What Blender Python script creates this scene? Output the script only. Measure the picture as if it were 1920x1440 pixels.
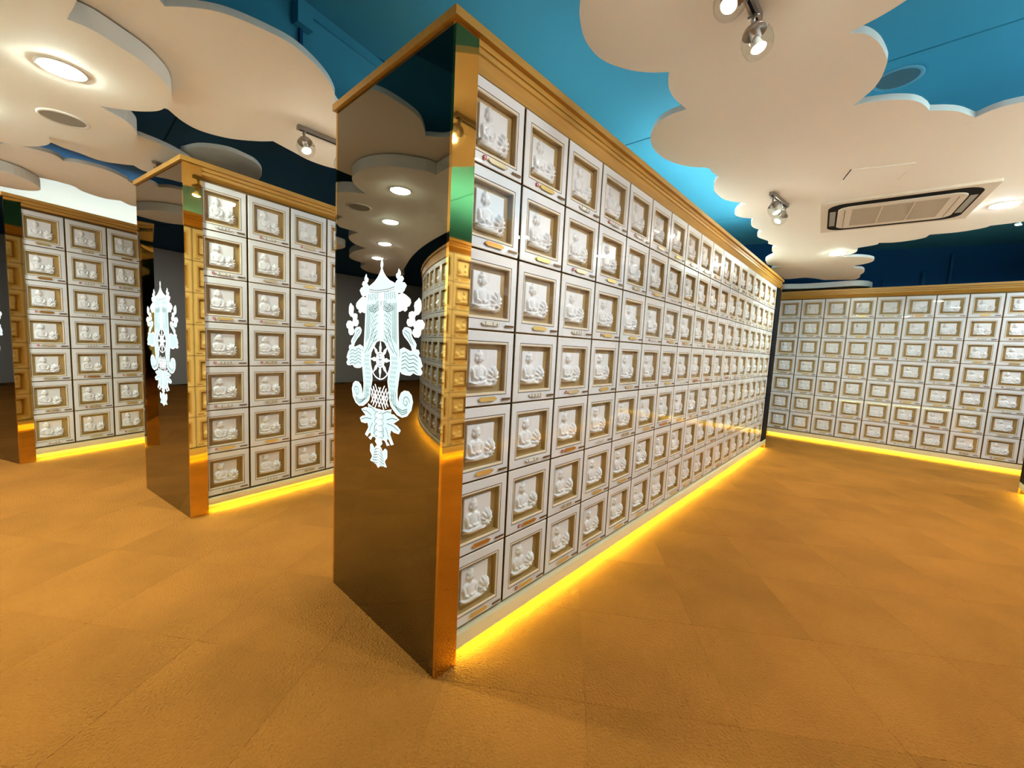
import bpy, bmesh, math, random
import numpy as np
from mathutils import Matrix, Vector

random.seed(7)
for o in list(bpy.data.objects):
    bpy.data.objects.remove(o, do_unlink=True)
scene = bpy.context.scene
COL = scene.collection

# ------------------------------------------------------------------ camera
def cam_axes(yaw, pitch, roll):
    cy, sy, cp, sp = math.cos(yaw), math.sin(yaw), math.cos(pitch), math.sin(pitch)
    f = Vector((sy * cp, cy * cp, sp)); r = Vector((cy, -sy, 0)); u = r.cross(f)
    c, s = math.cos(roll), math.sin(roll)
    return c * r + s * u, -s * r + c * u, f
cam_data = bpy.data.cameras.new('camera')
cam = bpy.data.objects.new('camera', cam_data); COL.objects.link(cam)
_r, _u, _f = cam_axes(-0.7373, -0.0936, 0.0491)
CAM_POS = Vector((1.0703, -0.8444, 1.2))
cam.matrix_world = Matrix(((_r.x, _u.x, -_f.x, CAM_POS.x), (_r.y, _u.y, -_f.y, CAM_POS.y), (_r.z, _u.z, -_f.z, CAM_POS.z), (0, 0, 0, 1)))
cam_data.sensor_width = 36.0
cam_data.lens = 761.4389 * 36.0 / 1920.0
cam_data.clip_start = 0.02
scene.camera = cam

# ------------------------------------------------------------------ world and exposure
world = bpy.data.worlds.new('world'); scene.world = world; world.use_nodes = True
world.node_tree.nodes['Background'].inputs[0].default_value = (0.9, 0.95, 1, 1)
world.node_tree.nodes['Background'].inputs[1].default_value = 0.02
vs = scene.view_settings
scene.display_settings.display_device = 'sRGB'
vs.view_transform = 'Standard'; vs.look = 'None'; vs.gamma = 1.0; vs.use_curve_mapping = False
vs.exposure = 2.92
cy = scene.cycles
cy.max_bounces = 7; cy.diffuse_bounces = 3; cy.glossy_bounces = 4; cy.transparent_max_bounces = 16
cy.sample_clamp_indirect = 4.0; cy.caustics_reflective = False; cy.caustics_refractive = False
cy.use_denoising = True; cy.use_adaptive_sampling = True; cy.adaptive_threshold = 0.03

DOWN = 68.0      # downlights
LED = 7.0       # yellow strip under the plinths
COVE = 20.0      # cool strip lights on top of the cabinets
BULB = 38.0

# ------------------------------------------------------------------ materials
def mat(name, color, rough=0.5, metal=0.0, emit=None, strength=0.0, coat=0.0, noise=None, bump=None, rand=0.0, spec=0.5):
    m = bpy.data.materials.new(name); m.use_nodes = True
    nt = m.node_tree; b = nt.nodes['Principled BSDF']
    b.inputs['Base Color'].default_value = (*color, 1)
    b.inputs['Roughness'].default_value = rough
    b.inputs['Metallic'].default_value = metal
    b.inputs['Specular IOR Level'].default_value = spec
    b.inputs['Coat Weight'].default_value = coat
    b.inputs['Coat Roughness'].default_value = 0.03
    if emit:
        b.inputs['Emission Color'].default_value = (*emit, 1)
        b.inputs['Emission Strength'].default_value = strength
    tc = nt.nodes.new('ShaderNodeTexCoord')
    last = None
    if noise:                       # noise = (scale, amount, (sx, sy, sz))
        mp = nt.nodes.new('ShaderNodeMapping'); mp.inputs['Scale'].default_value = noise[2]
        nt.links.new(tc.outputs['Object'], mp.inputs[0])
        nz = nt.nodes.new('ShaderNodeTexNoise'); nz.inputs['Scale'].default_value = noise[0]; nz.inputs['Detail'].default_value = 6
        nt.links.new(mp.outputs[0], nz.inputs[0])
        mr = nt.nodes.new('ShaderNodeMapRange')
        mr.inputs['From Min'].default_value = 0.25; mr.inputs['From Max'].default_value = 0.75
        mr.inputs['To Min'].default_value = 1 - noise[1]; mr.inputs['To Max'].default_value = 1 + noise[1]
        nt.links.new(nz.outputs[0], mr.inputs[0]); last = mr.outputs[0]
    if rand:
        oi = nt.nodes.new('ShaderNodeObjectInfo')
        mr2 = nt.nodes.new('ShaderNodeMapRange')
        mr2.inputs['To Min'].default_value = 1 - rand; mr2.inputs['To Max'].default_value = 1 + rand
        nt.links.new(oi.outputs['Random'], mr2.inputs[0])
        if last is None: last = mr2.outputs[0]
        else:
            mu = nt.nodes.new('ShaderNodeMath'); mu.operation = 'MULTIPLY'
            nt.links.new(last, mu.inputs[0]); nt.links.new(mr2.outputs[0], mu.inputs[1]); last = mu.outputs[0]
    if last is not None:
        hs = nt.nodes.new('ShaderNodeHueSaturation'); hs.inputs['Color'].default_value = (*color, 1)
        nt.links.new(last, hs.inputs['Value']); nt.links.new(hs.outputs[0], b.inputs['Base Color'])
    if bump:                        # bump = (scale, strength, distance)
        nb = nt.nodes.new('ShaderNodeTexNoise'); nb.inputs['Scale'].default_value = bump[0]; nb.inputs['Detail'].default_value = 4
        nt.links.new(tc.outputs['Object'], nb.inputs[0])
        bp = nt.nodes.new('ShaderNodeBump'); bp.inputs['Strength'].default_value = bump[1]; bp.inputs['Distance'].default_value = bump[2]
        nt.links.new(nb.outputs[0], bp.inputs['Height']); nt.links.new(bp.outputs[0], b.inputs['Normal'])
    return m

def glass_mat(name, tint=(1, 1, 1), ior=1.5, rough=0.0):
    m = bpy.data.materials.new(name); m.use_nodes = True
    nt = m.node_tree; nt.nodes.clear()
    out = nt.nodes.new('ShaderNodeOutputMaterial'); mix = nt.nodes.new('ShaderNodeMixShader')
    fr = nt.nodes.new('ShaderNodeFresnel'); fr.inputs['IOR'].default_value = ior
    tr = nt.nodes.new('ShaderNodeBsdfTransparent'); tr.inputs[0].default_value = (*tint, 1)
    gl = nt.nodes.new('ShaderNodeBsdfGlossy'); gl.inputs['Roughness'].default_value = rough
    ge = nt.nodes.new('ShaderNodeNewGeometry'); sub = nt.nodes.new('ShaderNodeMath'); sub.operation = 'SUBTRACT'; sub.inputs[0].default_value = 1.0
    mu = nt.nodes.new('ShaderNodeMath'); mu.operation = 'MULTIPLY'          # only the outer face of the thin glass mirrors
    nt.links.new(ge.outputs['Backfacing'], sub.inputs[1]); nt.links.new(sub.outputs[0], mu.inputs[0]); nt.links.new(fr.outputs[0], mu.inputs[1])
    nt.links.new(mu.outputs[0], mix.inputs[0]); nt.links.new(tr.outputs[0], mix.inputs[1]); nt.links.new(gl.outputs[0], mix.inputs[2])
    nt.links.new(mix.outputs[0], out.inputs[0])
    return m

M = dict(
    carpet=mat('carpet', (0.43, 0.168, 0.026), 0.95, noise=(2.2, 0.16, (1, 1, 1)), bump=(115, 1.0, 0.015), rand=0.07, spec=0.1),
    floor_base=mat('floor_base', (0.12, 0.06, 0.012), 0.95),
    cloud=mat('cloud_paint', (0.93, 0.90, 0.81), 0.7, noise=(1.2, 0.03, (1, 1, 1))),
    cloud_edge=mat('cloud_edge_paint', (0.82, 0.84, 0.82), 0.7),
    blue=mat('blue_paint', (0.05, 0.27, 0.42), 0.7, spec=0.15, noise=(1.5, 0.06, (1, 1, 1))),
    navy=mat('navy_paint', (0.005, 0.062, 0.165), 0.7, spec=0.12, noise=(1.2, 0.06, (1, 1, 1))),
    white_wall=mat('white_wall_paint', (0.82, 0.84, 0.84), 0.8, noise=(1.0, 0.02, (1, 1, 1))),
    panel=mat('niche_white_panel', (0.86, 0.86, 0.86), 0.25),
    line=mat('engraved_line', (0.05, 0.025, 0.012), 0.5),
    bevel=mat('cream_bevel', (0.86, 0.76, 0.58), 0.35),
    bronze=mat('bronze_liner', (0.47, 0.31, 0.11), 0.5, 0.0, noise=(30, 0.12, (1, 1, 0.1))),
    porcelain=mat('porcelain_relief', (0.90, 0.90, 0.90), 0.22, coat=0.3),
    mullion=mat('bronze_mullion', (0.16, 0.085, 0.025), 0.35, 0.5),
    gold_mirror=mat('gold_mirror', (0.80, 0.50, 0.13), 0.035, 1.0, bump=(4, 0.02, 0.01)),
    gold_wood=mat('gold_moulding', (0.55, 0.29, 0.05), 0.38, 0.1, noise=(60, 0.12, (1, 0.08, 1))),
    cream=mat('cream_plinth', (0.82, 0.72, 0.44), 0.45),
    kick=mat('kickboard', (0.25, 0.17, 0.06), 0.6),
    dark_mirror=mat('dark_mirror_glass', (0.22, 0.20, 0.155), 0.012, 1.0),
    black=mat('black_panel', (0.008, 0.009, 0.014), 0.6, spec=0.05),
    led=mat('yellow_led', (1, 0.9, 0.5), 0.5, emit=(0.93, 1.0, 0.20), strength=LED),
    cove=mat('cool_tube', (1, 1, 1), 0.5, emit=(0.80, 1.0, 0.96), strength=COVE),
    cove_dim=mat('cool_tube_dim', (1, 1, 1), 0.5, emit=(0.85, 1.0, 0.96), strength=COVE*0.12),
    cove_wall=mat('cool_tube_wall', (1, 1, 1), 0.5, emit=(0.85, 1.0, 0.94), strength=COVE*0.32),
    cove_left=mat('cool_tube_left', (1, 1, 1), 0.5, emit=(0.85, 1.0, 0.94), strength=COVE*0.5),
    down_warm=mat('downlight_lens', (1, 1, 1), 0.5, emit=(0.91, 0.97, 1.0), strength=DOWN),
    down_cool=mat('downlight_lens_cool', (1, 1, 1), 0.5, emit=(0.86, 1.0, 0.88), strength=DOWN*1.4),
    bulb=mat('bulb_glow', (1, 1, 1), 0.5, emit=(1.0, 0.93, 0.82), strength=BULB),
    steel=mat('brushed_nickel', (0.32, 0.29, 0.26), 0.3, 0.9),
    ring=mat('white_plastic', (0.78, 0.75, 0.68), 0.4),
    grey_grille=mat('grey_grille', (0.36, 0.34, 0.29), 0.7, bump=(900, 0.8, 0.002)),
    blue_grille=mat('blue_grille', (0.05, 0.12, 0.16), 0.7, bump=(700, 0.8, 0.002)),
    blue_ring=mat('light_blue_ring', (0.10, 0.32, 0.46), 0.5),
    ac_white=mat('ac_plastic', (0.74, 0.66, 0.54), 0.45),
    ac_dark=mat('ac_slot', (0.004, 0.003, 0.003), 0.7, spec=0.1),
    ac_grille=mat('ac_filter', (0.50, 0.43, 0.32), 0.6, bump=(700, 0.6, 0.002)),
    pipe=mat('blue_pipe_paint', (0.012, 0.10, 0.22), 0.6, spec=0.2),
    seal=mat('red_seal', (0.50, 0.03, 0.02), 0.5),
    tag=mat('brown_tag', (0.20, 0.11, 0.06), 0.4),
    plate_gold=mat('gold_plate', (0.80, 0.58, 0.20), 0.28, 0.6),
    plate_amber=mat('amber_plate', (0.55, 0.24, 0.04), 0.3, 0.5),
    plate_pale=mat('pale_plate', (0.66, 0.56, 0.36), 0.3, 0.35),
    plate_white=mat('ivory_plate', (0.82, 0.78, 0.68), 0.3),
    ink=mat('black_ink', (0.03, 0.025, 0.02), 0.5),
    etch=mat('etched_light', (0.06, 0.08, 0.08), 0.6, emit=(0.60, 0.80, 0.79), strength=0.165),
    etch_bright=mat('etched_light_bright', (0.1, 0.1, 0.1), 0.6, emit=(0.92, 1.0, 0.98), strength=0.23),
    etch_dark=mat('etched_line_dark', (0.05, 0.10, 0.10), 0.4),
    pane=glass_mat('clear_pane'),
    globe=glass_mat('spot_globe_glass', (0.93, 0.95, 0.94), 1.6, 0.02),
)

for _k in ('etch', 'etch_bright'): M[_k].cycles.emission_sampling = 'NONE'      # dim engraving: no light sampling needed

# ------------------------------------------------------------------ mesh helpers
class MB:
    def __init__(s): s.v = []; s.f = []; s.mi = []; s.mats = []
    def slot(s, m):
        if m not in s.mats: s.mats.append(m)
        return s.mats.index(m)
    def add(s, verts, faces, m):
        k = len(s.v); i = s.slot(m); s.v += [tuple(v) for v in verts]
        for f in faces: s.f.append(tuple(k + j for j in f)); s.mi.append(i)
    def box(s, x0, x1, y0, y1, z0, z1, m):
        s.add([(x0,y0,z0),(x1,y0,z0),(x1,y1,z0),(x0,y1,z0),(x0,y0,z1),(x1,y0,z1),(x1,y1,z1),(x0,y1,z1)],
              [(0,3,2,1),(4,5,6,7),(0,1,5,4),(1,2,6,5),(2,3,7,6),(3,0,4,7)], m)
    def quad(s, a, b, c, d, m): s.add([a, b, c, d], [(0, 1, 2, 3)], m)
    def lathe(s, prof, m, n=24, c=(0, 0, 0), axis=None):
        vs = []
        for r, z in prof:
            for k in range(n):
                a = 2 * math.pi * k / n; p = Vector((r * math.cos(a), r * math.sin(a), z))
                if axis is not None: p = axis @ p
                vs.append((p.x + c[0], p.y + c[1], p.z + c[2]))
        fs = [(i*n+k, i*n+(k+1) % n, (i+1)*n+(k+1) % n, (i+1)*n+k) for i in range(len(prof)-1) for k in range(n)]
        s.add(vs, fs, m)
    def profile(s, prof, y0, y1, m):          # closed (x, z) profile extruded along y
        n = len(prof)
        s.add([(x, y0, z) for x, z in prof] + [(x, y1, z) for x, z in prof],
              [(i, (i+1) % n, n+(i+1) % n, n+i) for i in range(n)] + [tuple(range(n-1, -1, -1)), tuple(range(n, 2*n))], m)
    def prism(s, pts, z0, z1, m, m_side=None):  # closed (x, y) outline extruded along z
        n = len(pts)
        s.add([(x, y, z0) for x, y in pts], [tuple(range(n-1, -1, -1))], m)
        s.add([(x, y, z1) for x, y in pts], [tuple(range(n))], m)
        s.add([(x, y, z0) for x, y in pts] + [(x, y, z1) for x, y in pts], [(i, (i+1) % n, n+(i+1) % n, n+i) for i in range(n)], m_side or m)
    def mesh(s, name, smooth=False):
        me = bpy.data.meshes.new(name); me.from_pydata(s.v, [], s.f)
        for m in s.mats: me.materials.append(m)
        me.polygons.foreach_set('material_index', s.mi)
        if smooth: me.polygons.foreach_set('use_smooth', [True] * len(s.f))
        me.update(); return me
    def build(s, name, parent=None, smooth=False, fix=False):
        me = s.mesh(name, smooth)
        if fix:
            bm = bmesh.new(); bm.from_mesh(me); bmesh.ops.recalc_face_normals(bm, faces=bm.faces); bm.to_mesh(me); bm.free()
        return link(name, me, parent)

def link(name, data, parent=None, loc=None):
    o = bpy.data.objects.new(name, data); COL.objects.link(o)
    if parent: o.parent = parent
    if loc: o.location = loc
    return o
def tag(o, label=None, cat=None, group=None, kind=None):
    if label: o['label'] = label
    if cat: o['category'] = cat
    if group: o['group'] = group
    if kind: o['kind'] = kind
    return o
def one(name, box, m, parent=None):
    b = MB(); b.box(*box, m); return b.build(name, parent)
def spline(lobes, n=6):
    out = []
    for l in lobes:
        if len(l) < 3: out += l[:-1] if len(l) > 1 else l; continue
        p = [Vector(q) for q in l]
        ext = [2*p[0]-p[1]] + p + [2*p[-1]-p[-2]]
        for i in range(1, len(ext)-2):
            for k in range(n):
                t = k / n; a, b, c, d = ext[i-1], ext[i], ext[i+1], ext[i+2]
                q = 0.5*((2*b)+(c-a)*t+(2*a-5*b+4*c-d)*t*t+(3*b-a-3*c+d)*t**3)
                out.append((q.x, q.y))
    return out

# ------------------------------------------------------------------ the setting
CEIL = 2.85
floor = one('floor', (-10, 6, -7, 9, -0.06, -0.012), M['floor_base']); tag(floor, 'tan orange carpet tile floor of the whole hall', kind='structure')
PITCH = 0.497; ANG = math.atan2(0.57, 0.82)
td = Vector((math.cos(ANG), math.sin(ANG))); tn = Vector((-math.sin(ANG), math.cos(ANG)))
def tile_mesh():
    b = MB(); h = PITCH/2 - 0.0002; e = h - 0.0018
    z0, z1, z2 = -0.012, -0.0012, 0.0
    ring = lambda r, z: [(-r,-r,z),(r,-r,z),(r,r,z),(-r,r,z)]
    b.add(ring(h, z0)+ring(h, z1)+ring(e, z2), [(0,1,5,4),(1,2,6,5),(2,3,7,6),(3,0,4,7),(4,5,9,8),(5,6,10,9),(6,7,11,10),(7,4,8,11),(8,9,10,11)], M['carpet'])
    return b
ct = tile_mesh(); ct_me = ct.mesh('carpet_tile')
view_inv = cam.matrix_world.inverted()
def in_frame(p, margin=1.08):
    q = view_inv @ Vector(p)
    if q.z > -0.25: return False
    return abs(q.x/-q.z*761.4) < 960*margin and abs(q.y/-q.z*761.4) < 720*margin
cells = []
for i in range(-24, 26):
    for j in range(-24, 26):
        c = td*(0.033+(i+0.5)*PITCH) + tn*(0.005+(j+0.5)*PITCH)
        if -9.5 < c.x < 5.5 and -6.5 < c.y < 8.5: cells.append((in_frame((c.x, c.y, 0), 1.25), (Vector((c.x, c.y, 0))-CAM_POS).length, c))
cells.sort(key=lambda t: (not t[0], t[1]))
field = MB()
for k, (vis, dist, c) in enumerate(cells):
    if vis and k < 290:
        o = link('carpet_tile', ct_me, floor, (c.x, c.y, 0)); o.rotation_euler.z = ANG + random.choice((0, 1, 2, 3))*math.pi/2
    else:
        ca, sa = math.cos(ANG), math.sin(ANG)
        field.add([(c.x+x*ca-y*sa, c.y+x*sa+y*ca, z) for x, y, z in ct.v], ct.f, M['carpet'])
tag(field.build('carpet_tile_field', floor), kind='stuff')

ceiling = one('ceiling', (-10, 6, -7, 9, CEIL+0.012, CEIL+0.1), M['navy']); tag(ceiling, 'blue painted ceiling above the cloud panels', kind='structure')
seams = [-7, -5.0, -2.6, -0.2, 2.252, 4.6, 9]
for a, b_ in zip(seams[:-1], seams[1:]):
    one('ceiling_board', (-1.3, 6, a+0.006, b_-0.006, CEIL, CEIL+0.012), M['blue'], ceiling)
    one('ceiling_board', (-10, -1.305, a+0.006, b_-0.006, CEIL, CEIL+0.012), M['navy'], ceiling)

def wall(name, p0, p1, m, z0=0.0, z1=CEIL, t=0.12, side=1, label=None):
    p0, p1 = Vector(p0), Vector(p1); d = (p1-p0).normalized(); n = Vector((-d.y, d.x))*side*t
    b = MB(); b.prism([tuple(p0), tuple(p1), tuple(p1+n), tuple(p0+n)], z0, z1, m)
    return tag(b.build(name, fix=True), label, kind='structure')
wall('wall_back_right', (-0.30, 6.87), (6.0, 8.62), M['navy'], label='dark blue wall behind the far niche wall')
wall('wall_back_left', (-8.2, 4.45), (-0.30, 6.04), M['navy'], label='dark blue wall behind the long cabinets')
wall('wall_back_return', (-0.30, 6.045), (-0.30, 6.865), M['navy'], side=1, label='short dark blue wall return beside the far niche wall')
wall('wall_left', (-5.62, -1.35), (-8.2, 4.6), M['white_wall'], side=1, label='white wall behind the leftmost cabinet')
wall('wall_far_left', (-9.6, -7), (-9.6, 5), M['white_wall'], side=1, label='white wall at the left end of the hall')
wall('wall_right', (5.9, -7), (5.9, 8.6), M['navy'], side=-1, label='dark blue wall at the right of the hall')
wall('wall_front', (-9.6, -6.9), (6, -6.9), M['white_wall'], side=-1, label='white wall behind the curved niche wall')

# dropped ceiling beam over the second aisle
beam = MB(); bd = Vector((-0.189, 0.982)); bn = Vector((-0.982, -0.189))
bp = Vector((-1.22, 0.01))
q0, q1 = bp - bd*1.3, bp + bd*4.6
beam.prism([tuple(q0), tuple(q1), tuple(q1+bn*0.55), tuple(q0+bn*0.55)], 2.42, CEIL, M['blue'])
tag(beam.build('trim_1', fix=True), 'blue dropped beam across the ceiling left of the big cabinet', kind='structure')
# ------------------------------------------------------------------ niche doors (shared meshes)
DY, DZ = 0.2868, 0.2814
HW, HH = (DY-0.011)/2, (DZ-0.006)/2
def door_mesh():
    b = MB(); P, L, B = M['panel'], M['line'], M['bevel']
    def rect(hw, hh, x): return [(x,-hw,-hh),(x,hw,-hh),(x,hw,hh),(x,-hw,hh)]
    def band(r0, r1, m):
        b.add(r0+r1, [(i, (i+1) % 4, 4+(i+1) % 4, 4+i) for i in range(4)], m)
    band(rect(HW, HH, -0.016), rect(HW, HH, -0.002), M['mullion'])
    band(rect(HW, HH, -0.002), rect(HW-0.002, HH-0.002, 0), B)
    band(rect(HW-0.002, HH-0.002, 0), rect(0.1085, 0.1020, 0), P)
    band(rect(0.1085, 0.1020, 0), rect(0.1055, 0.0990, -0.0003), L)
    band(rect(0.1055, 0.0990, -0.0003), rect(0.1005, 0.0925, -0.0003), B)
    band(rect(0.1005, 0.0925, -0.0003), rect(0.0985, 0.0900, -0.004), B)
    return b.mesh('niche_door')
def liner_mesh():
    b = MB(); m = M['bronze']; w, h, d = 0.0985, 0.090, -0.026
    f = [(-0.004,-w,-h),(-0.004,w,-h),(-0.004,w,h),(-0.004,-w,h)]; k = [(d,-w,-h),(d,w,-h),(d,w,h),(d,-w,h)]
    b.add(f+k, [(i, (i+1) % 4, 4+(i+1) % 4, 4+i) for i in range(4)]+[(4,5,6,7)], m)
    return b.mesh('recess_liner')
def relief_mesh(n=60):
    u0, u1, v0, v1 = -0.0755, 0.086, -0.0735, 0.072
    U, V = np.meshgrid(np.linspace(u0, u1, n), np.linspace(v0, v1, n))
    slab = ((U < 0.0695) & (U > -0.0750) & (V > -0.0700) & (V < 0.0705))
    H = np.where(slab, 0.010, 0.0)
    def bump(cu, cv, ru, rv, h, rot=0.0, p=0.5, base=0.010):
        c, s = math.cos(rot), math.sin(rot)
        a = ((U-cu)*c+(V-cv)*s)/ru; b = (-(U-cu)*s+(V-cv)*c)/rv
        d = 1-a*a-b*b
        return np.where(d > 0, base + h*np.power(np.clip(d, 0, 1), p), 0)
    parts = []
    add = lambda *a, **k: parts.append(bump(*a, **k))
    add(-0.029, 0.062, 0.0085, 0.008, 0.012)                     # top knot
    add(-0.029, 0.049, 0.0185, 0.0135, 0.017)                    # hair cap
    add(-0.029, 0.037, 0.0165, 0.0215, 0.018)                    # head
    add(-0.024, 0.035, 0.003, 0.009, 0.022)                      # nose
    add(-0.046, 0.034, 0.003, 0.010, 0.013); add(-0.012, 0.034, 0.003, 0.010, 0.013)
    add(-0.029, 0.014, 0.009, 0.010, 0.010)                      # neck
    add(-0.029, -0.004, 0.035, 0.017, 0.013, p=0.4)              # shoulders
    add(-0.029, -0.020, 0.024, 0.030, 0.017)                     # torso
    add(-0.058, -0.022, 0.009, 0.025, 0.016, 0.15); add(0.000, -0.022, 0.009, 0.025, 0.016, -0.15)
    add(-0.046, -0.038, 0.018, 0.007, 0.021, -0.45); add(-0.013, -0.038, 0.018, 0.007, 0.021, 0.45)
    add(-0.029, -0.035, 0.010, 0.008, 0.025)                     # hands
    add(-0.026, -0.058, 0.050, 0.013, 0.018, p=0.4)              # folded legs
    for a in (-0.3, 0.1, 0.5): add(-0.055+a*0.02, -0.055, 0.020, 0.003, 0.022, a)
    add(-0.010, -0.052, 0.024, 0.004, 0.022, 0.3)
    cu, cv = 0.045, -0.044                                       # lotus
    for a, ln, h in ((-10, .026, .014), (18, .030, .017), (45, .034, .020), (70, .038, .022), (95, .038, .024), (120, .033, .021), (150, .028, .018), (185, .024, .014), (215, .022, .012), (-40, .026, .013), (250, .022, .012), (-75, .022, .012)):
        r = math.radians(a)
        add(cu+math.cos(r)*ln*0.62, cv+math.sin(r)*ln*0.78, ln*0.66, 0.0080, h*1.15, r, p=0.9, base=0.006)
    add(cu, cv-0.004, 0.009, 0.008, 0.026)
    for a in (-18, -2, 14): add(cu-0.03+a*0.001, -0.063, 0.018, 0.005, 0.016, math.radians(a), base=0.009)
    for p in parts: H = np.maximum(H, p)
    # crease lines between forms
    inner = np.where(H > 0.0105, H + 0.0007*np.sin(U*900)*np.sin(V*620+U*400), H)
    H = inner
    b = MB(); idx = -np.ones((n, n), int); vs = []
    for i in range(n):
        for j in range(n):
            if H[i, j] > 0: idx[i, j] = len(vs); vs.append((H[i, j]*0.78-0.026, U[i, j], V[i, j]))
    fs = []; edges = {}
    for i in range(n-1):
        for j in range(n-1):
            q = (idx[i, j], idx[i, j+1], idx[i+1, j+1], idx[i+1, j])
            if min(q) >= 0:
                fs.append(q)
                for k in range(4):
                    e = (q[k], q[(k+1) % 4])
                    if (e[1], e[0]) in edges: edges.pop((e[1], e[0]))
                    else: edges[e] = 1
    low = {}
    for a, c in list(edges):
        for k in (a, c):
            if k not in low: low[k] = len(vs); vs.append((-0.026, vs[k][1], vs[k][2]))
        fs.append((c, a, low[a], low[c]))
    b.add(vs, fs, M['porcelain'])
    me = b.mesh('relief', True)
    return me
def pane_mesh():
    b = MB(); b.box(0.0015, 0.0045, -HW+0.001, HW-0.001, -HH+0.001, HH-0.001, M['pane']); return b.mesh('glass_pane')
def plate_mesh(m, glyph=False, seed=0):
    b = MB(); x0, x1 = 0.0048, 0.0072
    w, h = 0.046, 0.0088
    o = [(-w,-h*.45),(-w+.004,-h*.45),(-w+.009,-h),(w-.009,-h),(w-.004,-h*.45),(w,-h*.45),(w+.003,0),(w,h*.45),(w-.004,h*.45),(w-.009,h),(-w+.009,h),(-w+.004,h*.45),(-w,h*.45),(-w-.003,0)]
    n = len(o); cv, cu = -0.1145, 0.004
    b.add([(x0, cu+y, cv+z) for y, z in o]+[(x1, cu+y*.985, cv+z*.93) for y, z in o], [(i, (i+1) % n, n+(i+1) % n, n+i) for i in range(n)]+[tuple(range(n, 2*n))], m)
    for s in (-1, 1): b.lathe([(0.0, 0.0012), (0.0014, 0.0008), (0.0018, 0)], M['plate_gold'], 8, (x1, cu+s*0.0435, cv), Matrix.Rotation(math.pi/2, 3, 'Y'))
    # raised border line
    for y0, y1, z0, z1 in ((-.036,.036,.0066,.0074),(-.036,.036,-.0074,-.0066)):
        b.box(x1-0.0002, x1+0.0003, cu+y0, cu+y1, cv+z0, cv+z1, M['tag'] if glyph else M['plate_gold'])
    if glyph:
        r = random.Random(seed)
        for g in range(4):
            gy = cu-0.030+g*0.0195
            if g == 1 and seed % 2: continue
            for k in range(5):
                if r.random() < 0.55:
                    z = cv-0.0048+k*0.0024; a = r.uniform(-.0052, -.002); c = r.uniform(.002, .0052)
                    b.box(x1, x1+0.0004, gy+a, gy+c, z-.0005, z+.0005, M['ink'])
                else:
                    y = gy-0.004+k*0.002; b.box(x1, x1+0.0004, y-.0005, y+.0005, cv-.005, cv+r.uniform(.001, .005), M['ink'])
    return b.mesh('name_plate')
def tag_mesh():
    b = MB(); b.box(0.0048, 0.0062, 0.079, 0.127, -0.1235, -0.1155, M['tag']); b.box(0.0062, 0.0066, 0.081, 0.125, -0.1225, -0.1165, M['mullion']); return b.mesh('number_tag')
def seal_mesh():
    b = MB(); b.box(0.0048, 0.0064, -0.067, -0.053, -0.1215, -0.1075, M['seal'])
    b.box(0.0064, 0.0067, -0.064, -0.056, -0.1160, -0.1130, M['plate_white']); b.box(0.0064, 0.0067, -0.0612, -0.0588, -0.1185, -0.1105, M['plate_white'])
    return b.mesh('red_seal')
ME = dict(door=door_mesh(), liner=liner_mesh(), relief=relief_mesh(), pane=pane_mesh(), tag=tag_mesh(), seal=seal_mesh())
PLATES = [plate_mesh(M['plate_gold']), plate_mesh(M['plate_amber']), plate_mesh(M['plate_pale']), plate_mesh(M['plate_white'], True, 1), plate_mesh(M['plate_white'], True, 4), plate_mesh(M['plate_pale'], True, 3)]
G, A_, P_, W_, X_, Q_ = 0, 1, 2, 3, 4, 5
KNOWN = {(0,0): (P_,1), (1,0): (G,1), (2,0): (W_,0), (0,1): (A_,0), (1,1): (G,0), (2,1): (P_,1), (0,2): (W_,0), (1,2): (G,0), (2,2): (X_,0),
         (0,3): (G,0), (1,3): (X_,0), (2,3): (P_,1), (0,4): (G,0), (1,4): (W_,0), (2,4): (A_,1), (0,5): (A_,0), (1,5): (A_,1), (2,5): (Q_,0), (0,6): (G,0), (1,6): (G,1), (2,6): (G,0), (3,6): (G,1), (4,6): (G,0), (5,6): (G,0)}
def put_door(parent, x, y, z, sy=1, sz=1, key=None):
    d = link('niche_door', ME['door'], parent, (x, y, z)); d.scale = (1, sy, sz)
    link('recess_liner', ME['liner'], d); link('relief', ME['relief'], d); link('glass_pane', ME['pane'], d)
    p, s = KNOWN.get(key) or (random.choices((G, A_, P_, W_, X_, Q_), (4, 2, 3, 3, 3, 2))[0], int(random.random() < 0.33))
    link('name_plate', PLATES[p], d); link('number_tag', ME['tag'], d)
    if s: link('red_seal', ME['seal'], d)
    return d
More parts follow.
